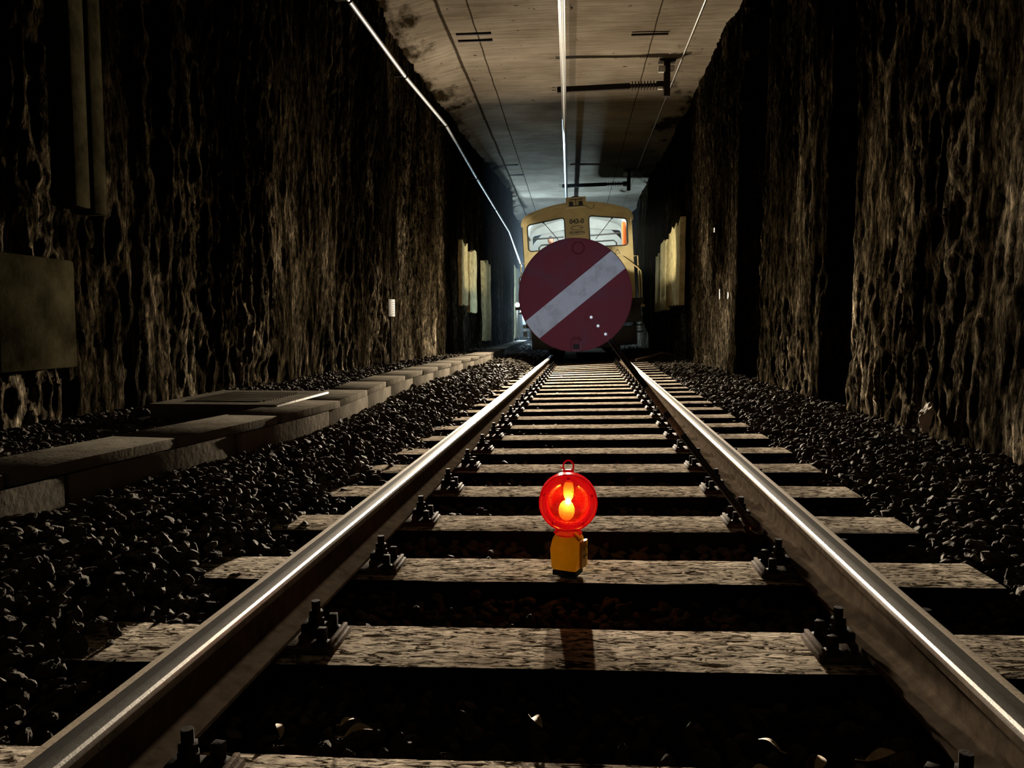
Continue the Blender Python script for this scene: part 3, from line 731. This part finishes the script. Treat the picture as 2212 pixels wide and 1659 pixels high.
# ---------------------------------------------------------------- red warning lamp
wlp = empty('warning_lamp', (-.014, 2.445, .003), 'round red warning lamp, lit, on an orange battery box on a sleeper', 'warning lamp')
def lensprof(front): 
    s = -1 if front else 1
    return [(.0, s * .040), (.02, s * .0395), (.045, s * .036), (.064, s * .030), (.068, s * .024)], [(.068, s * .024), (.070, s * .022), (.086, s * .020), (.0885, s * .024), (.0935, s * .022), (.0935, 0)]
zc = .235
for fr_ in (True, False):
    a, b = lensprof(fr_)
    o = MB().lathe(a, (0, 0, 0), 'Y', 56).build('lens' if fr_ else 'rear_lens', M['lens'], wlp, 60, (0, 0, zc))
    o = MB().lathe(b, (0, 0, 0), 'Y', 56).build('lens_rim' if fr_ else 'rear_lens_rim', M['rim'], wlp, 50, (0, 0, zc))
    if fr_:
        for k in range(5):
            an = R(90 + 72 * k); sc = MB(); sc.lathe([(0, -.006), (.0035, -.006), (.0055, -.003), (.0055, .004)], (.0785 * math.cos(an), -.021, .0785 * math.sin(an)), 'Y', 12); sc.build('screw_boss', M['rim'], o)
MB().sphere((0, 0, zc), .009, 2).build('bulb', M['bulb'], wlp)
mb = MB(); mb.lathe([(0, 0), (1, .3)], (0, 0, 0), 'Y', 24); mb.v = [(x * .017 + .001, .010 + y * .004, zc + .034 + z * .036) for x, y, z in mb.v]; k0 = len(mb.v); mb.lathe([(0, 0), (1, .3)], (0, 0, 0), 'Y', 24); mb.v[k0:] = [(x * .026 - .005, .010 + y * .004, zc - .031 + z * .034) for x, y, z in mb.v[k0:]]; mb.build('reflector', M['reflector'], wlp)
mb = MB(); mb.lathe([(.040, 0), (.046, .006), (.040, .016), (.036, .026)], (0, 0, .128), 'Z', 32); mb.build('neck', M['rim'], wlp, 40)
mb = MB(); hp = [(.0 + .0165 * math.cos(t), 0, .350 + .019 * math.sin(t)) for t in np.linspace(R(-40), R(220), 18)]
mb.tube(hp, .0028, 8); mb.box((0, 0, .335), (.036, .016, .008), bev=.003); mb.tube([(-.016, 0, .345), (-.024, 0, .345), (-.026, 0, .349)], .0018, 6); mb.build('carry_loop', M['rim'], wlp)
bodyE = MB()
sec = [(.019, .040, .036), (.026, .044, .040), (.085, .0475, .043), (.118, .041, .039), (.132, .034, .034)]
ring = []
for z, hx, hy in sec: ring.append([(x, y, z) for x, y in rrect(-hx, hx, -hy, hy, .009, 4)])
n = len(ring[0]); V = [p for r_ in ring for p in r_]; F = [(i * n + k, i * n + (k + 1) % n, (i + 1) * n + (k + 1) % n, (i + 1) * n + k) for i in range(len(ring) - 1) for k in range(n)] + [tuple(range(n))[::-1], tuple((len(ring) - 1) * n + k for k in range(n))]
bodyE.add(V, F); body = bodyE.build('battery_box', M['orange'], wlp, 35); body.rotation_euler = (0, 0, R(-20))
mb = MB(); mb.box((.052, .004, .070), (.010, .056, .085), bev=.003); mb.box((.058, .004, .090), (.006, .03, .012), bev=.002); mb.box((.058, .004, .062), (.006, .03, .010), bev=.002); mb.build('side_door', M['orange'], body, 35)
mb = MB(); mb.tube([(.030, -.02, .138), (.052, -.026, .122)], .0085, 10); mb.tube([(.052, .012, .112), (.052, .012, .026)], .0065, 8); mb.build('hinge', M['orange'], body, 40)
mb = MB(); mb.box((0, 0, .009), (.080, .072, .020), bev=.004); ft = mb.build('rubber_foot', M['black'], wlp); ft.rotation_euler = (0, 0, R(-20))

# ---------------------------------------------------------------- locomotive
lo = empty('locomotive', (.255, 19.5, .17), 'yellow diesel shunting locomotive with lit cab, standing on the track behind the stop disc', 'locomotive', rot=(0, R(-3.4), 0))
def arch(hw=1.36, n=20):
    P_ = []
    for k in range(n + 1):
        u = -1.18 + 2.36 * k / n; P_.append((u, 3.70 - .225 * (abs(u) / 1.18) ** 2))
    return [(-1.36, 1.25), (-1.36, 3.19), (-1.355, 3.27), (-1.325, 3.35), (-1.265, 3.42)] + P_ + [(1.265, 3.42), (1.325, 3.35), (1.355, 3.27), (1.36, 3.19), (1.36, 1.25)]
def fwin(s):
    q = [(s * .305, 2.60), (s * 1.235, 2.575), (s * 1.235, 3.23), (s * .305, 3.36)]
    return rpoly(q if s > 0 else q[::-1], .09)
MB().panel(arch(), [fwin(-1), fwin(1)], 0, .05).build('cab_front', M['yellow'], lo, 30)
MB().panel(arch(), [fwin(-1), fwin(1)], 2.35, .05).build('cab_rear', M['white'], lo, 30)
for s in (-1, 1):
    nm = 'cab_side'
    so = [(.05, 1.25), (2.35, 1.25), (2.35, 3.24), (.05, 3.24)]; ho = [rrect(.25, 1.05, 2.2, 3.12, .06), rrect(1.3, 2.1, 2.2, 3.12, .06)]
    MB().panel(so, ho, s * 1.33, .05 if s < 0 else -.03, swap=True).build(nm, M['yellow'], lo, 30)
    MB().panel(rrect(.25, 1.05, 2.2, 3.12, .06), [], s * 1.33, .006, swap=True).build('side_window', M['glass'], lo, 30)
    MB().panel(rrect(1.3, 2.1, 2.2, 3.12, .06), [], s * 1.33, .006, swap=True).build('side_window', M['glass'], lo, 30)
    f_ = fwin(s)
    g = MB(); lp = [(x, -.012, z) for x, z in f_]; g.tube(lp + [lp[0]], .014, 6, caps=False); gk = g.build('window_seal', M['black'], lo)
    MB().panel(f_, [], .02, .006).build('windscreen', M['glass'], gk, 30)
    g = MB(); piv = (s * .85 + .02, -.03, 3.26 if s > 0 else 3.27); g.box((piv[0], -.03, piv[2]), (.05, .04, .04)); g.tube([piv, (s * .45, -.035, 2.78)], .009, 6); g.build('wiper', M['black'], gk)
top = arch()[1:-1]
rp = [(u * 1.02, z + .005) for u, z in top] + [(u * .975, z - .045) for u, z in top[::-1]]
MB().prism(rp, -.16, 2.55).build('cab_roof', M['yellow'], lo, 30)
ri = [(u * .955, z - .05) for u, z in top] + [(u * .945, z - .06) for u, z in top[::-1]]
MB().prism(ri, .06, 2.34).build('cab_headlining', M['white'], lo, 30)
MB().box((0, 1.2, 1.28), (2.6, 2.3, .06)).build('cab_floor', M['grey'], lo)
inn = MB()
for u in (-1, 1): inn.box((u * 1.285, 1.2, 1.72), (.02, 2.25, .9))
for u in (-1, 1): inn.box((u * 1.285, 1.2, 3.16), (.02, 2.25, .10))
inn.box((0, 2.28, 1.9), (2.5, .04, 1.3)); inn.build('cab_lining', M['white'], lo)
br = MB()
for u0, u1 in ((-1.15, -.35), (.35, 1.12)): br.tube([(u0, .9, 2.98), (u1, .9, 2.99)], .022, 8)
br.tube([(-1.05, 1.9, 2.4), (-1.05, 1.9, 2.85), (-.98, 1.9, 2.92), (-.4, 1.9, 2.93)], .018, 8); br.tube([(.35, 1.9, 2.92), (1.0, 1.9, 2.92), (1.07, 1.9, 2.85), (1.07, 1.9, 2.4)], .018, 8)
br.build('grab_bars', M['grey'], lo)
MB().box((0, .55, 1.75), (2.0, .5, .9), bev=.04).build('control_desk', M['grey'], lo)
for u, nm in ((-.62, 'cab_lamp'), (.42, 'cab_lamp')): MB().box((u, .42, 3.43), (.34, .12, .05), bev=.01).build(nm, M['cablamp'], lo)
# lamp box, number, lettering
lb = MB(); lb.box((0, -.10, 3.69), (.50, .16, .26), bev=.012); lb = lb.build('marker_lamp_box', M['yellow'], lo)
for u, r_ in ((-.115, -8), (.115, 8)): MB().box((u, -.19, 3.65), (.10, .06, .085), bev=.008, rot=Matrix.Rotation(R(-r_), 3, 'Y')).build('marker_lamp', M['black'], lb)
mb = MB(); mb.box((0, -.19, 3.60), (.36, .03, .018)); mb.box((0, -.185, 3.70), (.018, .02, .13)); mb.box((.02, -.185, 3.755), (.30, .02, .012)); mb.tube([(.17, -.19, 3.61), (.28, -.17, 3.57), (.32, -.16, 3.53), (.38, -.16, 3.505), (.43, -.16, 3.54), (.45, -.17, 3.62)], .006, 6); mb.build('lamp_bracket', M['black'], lb)
text_obj('043-0', .155, 'running_number', lo, (0, -.004, 3.245), M['ink'], .006)
text_obj('OD RENTAL', .072, 'owner_lettering', lo, (0, -.004, 2.975), M['ink'], .003)
mb = MB(); lp = [(.148 * math.cos(t), -.004, 3.085 + .050 * math.sin(t)) for t in np.linspace(0, 2 * math.pi, 40)]; mb.tube(lp, .006, 6, caps=False); mb.tube([(.05, -.004, 3.09), (.14, -.004, 3.085)], .006, 6); mb.box((0, -.003, 2.925), (.30, .003, .010)); mb.build('owner_emblem', M['ink'], lo)
tri = [(.97 + .075 * math.cos(R(90 + 120 * k)), 2.42 + .075 * math.sin(R(90 + 120 * k))) for k in range(3)]
mb = MB(); lp = [(x, -.004, z) for x, z in tri]; mb.tube(lp + [lp[0]], .008, 6); mb.build('warning_triangle', M['ink'], lo)
# bonnet in front, frame, buffers, lamps
HY = -2.55
bp = rpoly([(-.76, .95), (.76, .95), (.76, 2.0), (.55, 2.22), (-.55, 2.22), (-.76, 2.0)], .08)
MB().prism(bp, HY, -.01).build('bonnet', M['yellow'], lo, 35)
gr = MB()
for k in range(9): gr.box((0, HY - .008, 1.15 + k * .075), (.95, .02, .03), bev=.004)
gr.build('radiator_grille', M['black'], lo)
MB().box((0, .9, 1.12), (2.62, 7.2, .12), bev=.01).build('running_board', M['grey'], lo)
MB().box((0, HY - .06, .92), (2.5, .12, .52), bev=.015).build('buffer_beam', M['grey'], lo)
for s in (-1, 1):
    bf = MB(); bf.lathe([(.0, 0), (.11, 0), (.12, .04), (.10, .30), (.10, .36)], (s * .87, HY - .48, .92), 'Y', 24); bf.lathe([(0, -.03), (.16, -.025), (.2, 0), (.2, .03), (0, .03)], (s * .87, HY - .48, .92), 'Y', 32); bf.build('buffer', M['grey'], lo, 35)
    hl = MB(); hl.lathe([(r_ * (.42 if s < 0 else 1), h_) for r_, h_ in [(.0, .10), (.10, .08), (.125, 0), (.125, -.05)]], ((-1.40 if s < 0 else -.276), -2.78, (1.18 if s < 0 else 1.33)), 'Y', 28); hl = hl.build('headlamp', M['black'], lo, 35)
    MB().lathe([(0, 0), (.10 * (.36 if s < 0 else 1), 0), (.118 * (.36 if s < 0 else 1), .012)], ((-1.40 if s < 0 else -.276), -2.76, (1.18 if s < 0 else 1.33)), 'Y', 28).build('headlamp_glass', M['coolbulb'] if s < 0 else M['lampglass'], hl, 35)
    MB().box(((-1.33, -2.64, 1.10) if s < 0 else (-.276, -2.62, 1.30)), ((.26, .10, .06) if s < 0 else (.10, .14, .10))).build('lamp_mount', M['grey'], hl)
    stp = MB()
    for k in range(3): stp.box((s * 1.38, -.05 + .12, .42 + k * .17), (.24, .34, .03), bev=.004)
    stp.box((s * 1.32, -.10 + .0, .66), (.03, .02, .62)); stp.box((s * 1.32, .26, .66), (.03, .02, .62)); stp.box((s * 1.44, -.06, .72), (.10, .03, .62), bev=.004) if s < 0 else None; stp.build('steps', M['insul'] if s < 0 else M['grey'], lo)
    hr = MB(); hr.tube([(s * 1.36, .0, 2.30), (s * 1.46, .0, 2.30), (s * 1.46, -.0, 1.15)], .016, 8)
    hr.tube([(s * .93, -.06, 2.34), (s * 1.08, -.12, 2.30), (s * 1.44, -.22, 1.98), (s * 1.50, -.24, 1.90), (s * 1.50, -.24, 1.06)], .017, 8); hr.box((s * 1.50, -.24, 1.05), (.11, .08, .06), bev=.01); hr.build('handrail', M['yellow'], lo)
    for y in (-1.5, .6, 3.0):
        wh = MB(); wh.lathe([(r_, -s * h_) for r_, h_ in [(0, -.07), (.42, -.07), (.46, -.06), (.468, -.03), (.468, .045), (.495, .053), (.495, .075), (0, .075)]], (s * .7535, y, .472), 'X', 36); wo = wh.build('wheel', M['iron'], lo, 35)
ck = MB(); ck.box((0, HY - .22, .92), (.06, .3, .09), bev=.01); ck.torus((0, HY - .40, .88), .06, .022, 'X', 20, 8); ck.build('coupling_hook', M['iron'], lo)
pw = MB(); pw.box((0, HY + .1, .38), (2.3, .05, .42), bev=.01, rot=Matrix.Rotation(R(15), 3, 'X')); pw.build('rail_guard', M['grey'], lo)
fm = MB(); fm.box((0, 2.6, .60), (1.24, 10, .92), bev=.02); fm.build('main_frame', M['grey'], lo)
bp2 = rpoly([(-1.25, 1.18), (1.25, 1.18), (1.25, 3.0), (.9, 3.35), (-.9, 3.35), (-1.25, 3.0)], .1)
MB().prism(bp2, 2.46, 8.4).build('rear_shade_body', M['white'], lo, 35)  # unseen rear body, raised and widened to block the site lamp
MB().box((0, 5.5, 1.0), (2.5, 5.6, .2), bev=.01).build('rear_frame', M['grey'], lo)
ex = MB(); ex.lathe([(.13, 0), (.14, .3), (.10, .34), (0, .36)], (0, 2.7, 3.56), 'Z', 20); ex.build('exhaust', M['black'], lo)
MB().lathe([(0, .22), (.10, .2), (.17, .1), (.19, 0)], (0, .22, 3.69), 'Z', 24).build('roof_beacon', M['black'], lo, 40)
hlm = MB(); hlm.lathe([(.0, -.06), (.06, -.05), (.075, .0), (.075, .03)], (-.035 + .0, -2.38, 2.36), 'Y', 20); hlm.tube([(-.035, -2.38, 2.22), (-.035, -2.38, 2.30)], .02, 8); hlm = hlm.build('hood_fill_lamp', M['black'], lo, 35)
MB().lathe([(0, .032), (.07, .030)], (-.035, -2.38, 2.36), 'Y', 20).build('hood_fill_glass', M['hoodfill'], hlm)  # fixture made up to carry the added bonnet lights
hj = MB(); hj.box((1.20, .62, 2.85), (.10, .30, .75), bev=.04); hj = hj.build('workwear_jacket', M['hivis']); hj.parent = None
hj.matrix_world = lo.matrix_basis @ Matrix(); tag(hj, 'orange work jacket hanging inside the cab behind the right windscreen', 'jacket')

MB().box((-1.42, .10, 1.10), (.10, .12, .05), bev=.01).build('step_fill_box', M['black'], lo)  # small box made up as fixture for the added step light
# driver standing in the cab
dv = empty('person', (0, 0, 0), 'person in orange workwear standing in the lit cab behind the left windscreen', 'person')
dv.matrix_world = lo.matrix_basis @ Matrix.Translation((-.70, 1.25, 1.31))
def skin_body(name, verts, edges, radii, mat, parent, sub=2):
    me = bpy.data.meshes.new(name); me.from_pydata(verts, edges, []); o = bpy.data.objects.new(name, me); col.objects.link(o)
    sk = o.modifiers.new('skin', 'SKIN'); 
    for i, r_ in enumerate(radii): me.skin_vertices[0].data[i].radius = r_ if isinstance(r_, tuple) else (r_, r_)
    me.skin_vertices[0].data[0].use_root = True
    ss = o.modifiers.new('sub', 'SUBSURF'); ss.levels = sub; ss.render_levels = sub
    dg = bpy.context.evaluated_depsgraph_get(); m2 = bpy.data.meshes.new_from_object(o.evaluated_get(dg)); bpy.data.objects.remove(o)
    m2.materials.clear(); m2.materials.append(mat); m2.polygons.foreach_set('use_smooth', [True] * len(m2.polygons))
    o = bpy.data.objects.new(name, m2); col.objects.link(o); o.parent = parent; return o
bv = [(0, 0, .92), (0, 0, 1.10), (0, 0, 1.32), (0, 0, 1.44), (0, 0, 1.52), (-.17, 0, 1.38), (-.24, -.02, 1.12), (-.22, -.20, .95), (-.21, -.27, .94), (.17, 0, 1.38), (.24, -.02, 1.12), (.22, -.20, .95), (.21, -.27, .94), (-.09, 0, .86), (-.10, -.02, .48), (-.10, 0, .08), (-.10, -.14, .04), (.09, 0, .86), (.10, -.02, .48), (.10, 0, .08), (.10, -.14, .04)]
be = [(0, 1), (1, 2), (2, 3), (3, 4), (2, 5), (5, 6), (6, 7), (7, 8), (2, 9), (9, 10), (10, 11), (11, 12), (0, 13), (13, 14), (14, 15), (15, 16), (0, 17), (17, 18), (18, 19), (19, 20)]
br_ = [(.15, .10), (.14, .10), (.16, .11), (.06, .055), (.055, .055), .058, .045, .035, .03, .058, .045, .035, .03, .08, .06, .042, .035, .08, .06, .042, .035]
skin_body('body', bv, be, br_, M['hivis'], dv)
hd = MB(); bm = bmesh.new(); bmesh.ops.create_uvsphere(bm, u_segments=24, v_segments=18, radius=1)
for v in bm.verts:
    x, y, z = v.co; v.co = (x * .076 * (1 - .18 * max(0, -z)), y * .095, z * .115)
    if y < -.75 and abs(x) < .16 and -.30 < z < .12: v.co.y -= .018       # nose
    if y < -.6 and .18 < abs(x) < .42 and .02 < z < .25: v.co.y += .008      # eye sockets
hd.take(bm, Matrix.Translation((0, -.01, 1.64))); 
for s in (-1, 1): hd.sphere((s * .078, .005, 1.635), .022, 2, sc=(.35, .8, 1.3))
hd.tube([(0, .005, 1.47), (0, 0, 1.58)], .05, 12); hd = hd.build('head', M['skin'], dv, 60)
ey = MB()
for s in (-1, 1): ey.sphere((s * .028, -.088, 1.655), .009, 2)
ey.build('eyes', M['ink'], hd); MB().box((0, -.099, 1.59), (.042, .006, .007), bev=.002).build('mouth', M['mred'], hd)
hm = MB(); bm = bmesh.new(); bmesh.ops.create_uvsphere(bm, u_segments=24, v_segments=16, radius=1)
bmesh.ops.delete(bm, geom=[v for v in bm.verts if v.co.z < -.15 or (v.co.y < -.55 and v.co.z < .45)], context='VERTS')
hm.take(bm, Matrix.Translation((0, -.004, 1.645)) @ Matrix.Diagonal((.082, .101, .119, 1))); hm.build('hair', M['hair'], dv, 60)
for s in (-1, 1):
    h0 = Vector((s * .21, -.28, .93))
    hv = MB(); hv.sphere(h0 + Vector((0, -.02, 0)), .04, 2, sc=(.9, 1.1, .5))
    for k in range(4): bx = h0 + Vector(((k - 1.5) * .019, -.055, 0)); hv.tube([bx, bx + Vector((0, -.03 - .006 * (k in (1, 2)), -.008)), bx + Vector((0, -.05 - .008 * (k in (1, 2)), -.03))], [.009, .0085, .007], 8)
    hv.tube([h0 + Vector((-s * .03, -.01, 0)), h0 + Vector((-s * .05, -.035, -.01)), h0 + Vector((-s * .048, -.06, -.02))], [.011, .0095, .008], 8); hv.build('hand', M['skin'], dv, 50)

# ---------------------------------------------------------------- site lamp beyond the locomotive, hose
sl_ = empty('site_lamp', (-2.19, 29.9, .2), 'bright bluish site lamp on a stand, far left beyond the locomotive', 'lamp')
MB().tube([(0, 0, 0), (0, 0, 1.36)], .02, 8).build('stand', M['iron'], sl_)
mb = MB()
for k in range(3): a = R(90 + 120 * k); mb.tube([(0, 0, .3), (.18 * math.cos(a), .18 * math.sin(a), 0)], .012, 6)
mb.build('tripod_feet', M['iron'], sl_)
MB().sphere((0, 0, 1.42), .055, 2).build('bulb', M['coolbulb'], sl_)
mb = MB().tube([(1.3, 16.2, .1), (1.6, 16.4, .16), (1.9, 16.6, .24), (2.1, 16.8, .18), (2.3, 16.9, .10)], .025, 8); o = mb.build('hose', M['hose']); tag(o, 'brown hose lying on the ballast right of the locomotive', 'hose')

# dry leaves lying on the ballast between the rails
for k, (x, y, z, L, rz) in enumerate(((-.42, 1.44, -.004, .055, .3), (-.07, 1.50, .0, .05, -.9), (.38, 1.46, -.004, .045, 2.6), (.455, 1.41, -.008, .05, 1.2), (.58, 1.44, -.006, .06, .1), (-.585, 1.45, -.01, .04, 1.9), (.345, 1.38, -.012, .04, .2), (-.46, 1.50, -.014, .03, .9))):
    mb = MB(); V = []; F = []
    for i in range(9):
        t = i / 8; wd = L * .17 * math.sin(math.pi * (t * .92 + .06)) + .001; c = (t - .5) * L
        for q in (-1, 0, 1): V.append((c, q * wd + .1 * L * math.sin(3 * t + k), .16 * L * math.sin(math.pi * t) + (abs(q) * .28 * wd)))
    for i in range(8):
        for q in range(2): F.append((i * 3 + q, i * 3 + q + 1, i * 3 + q + 4, i * 3 + q + 3))
    mb.add(V, F); mb.tube([(-L * .5, .1 * L * math.sin(k), 0), (-L * .8, .1 * L * math.sin(k) + .004, .003)], .0012, 5)
    o = mb.build('dry_leaf', M['leaf']); o.location = (x, y, z); o.rotation_euler = (.2, -.15, rz)
    tag(o, 'curled pale dry leaf on the dark ballast between the two nearest sleepers', 'leaf', 'dry leaves between the rails')

# pale plaster left on the walls beside the locomotive
def plaster(n, side, y0, y1, z0, z1, lab):
    mb = MB(); V = []; F = []; ny, nz = 10, 24
    for j in range(nz + 1):
        t = j / nz
        for i in range(ny + 1):
            q = i / ny; y = y0 + (y1 - y0) * q; z = z0 + (z1 - z0) * t
            if j == 0: z += .06 * float(vn2(np.array(y * 9), np.array(z * 3)))
            if j == nz: z += .25 * float(vn2(np.array(y * 3), np.array(7.)))
            if i in (0, ny): y += .12 * float(vn2(np.array(z * 2.2 + i), np.array(y0)))
            x = side * 0 + (2.315 if side > 0 else float(lx(np.array(y), np.array(z))) + .10) + .006 * float(vn(np.array(y * 8), np.array(z * 8)))
            V.append((x, y, z))
    for j in range(nz):
        for i in range(ny): F.append((j * (ny + 1) + i, j * (ny + 1) + i + 1, (j + 1) * (ny + 1) + i + 1, (j + 1) * (ny + 1) + i))
    nb = len(V); V += [(x + side * .12, y, z) for x, y, z in V]; F += [tuple(k + nb for k in f) for f in F]
    rim = [i for i in range(ny + 1)] + [j * (ny + 1) + ny for j in range(1, nz + 1)] + [nz * (ny + 1) + i for i in range(ny - 1, -1, -1)] + [j * (ny + 1) for j in range(nz - 1, 0, -1)]
    F += [(rim[k], rim[(k + 1) % len(rim)], rim[(k + 1) % len(rim)] + nb, rim[k] + nb) for k in range(len(rim))]
    mb.add(V, F); o = mb.build('trim_%d' % n, M['plaster'], None, 40); tag(o, lab, kind='structure')
for n, a in enumerate(((1, 17.3, 19.3, 1.28, 3.1), (1, 19.75, 21.1, 1.22, 2.95), (1, 21.5, 22.4, 1.2, 2.7), (-1, 17.9, 18.7, 1.3, 2.75), (-1, 18.95, 19.9, 1.15, 2.7), (-1, 21.0, 22.2, .4, 2.55), (-1, 30.4, 37, .3, 3.2))):
    plaster(n + 2, *a, 'patch of pale old plaster on the tunnel wall beside the locomotive')

# thin exhaust haze around the locomotive
hz, nt, bs, out = new_mat('exhaust_haze'); nt.nodes.remove(bs)
sc_ = nd(nt, 'ShaderNodeVolumeScatter'); sc_.inputs['Density'].default_value = .007; sc_.inputs['Anisotropy'].default_value = .2; sc_.inputs['Color'].default_value = (.9, .93, .95, 1)
nt.links.new(sc_.outputs[0], out.inputs['Volume'])
o = MB().box((.1, 24.4, 2.6), (4.3, 14.8, 4.9)).build('haze', hz, None, None); tag(o, 'thin grey exhaust haze hanging around the locomotive', 'haze', None, 'stuff')
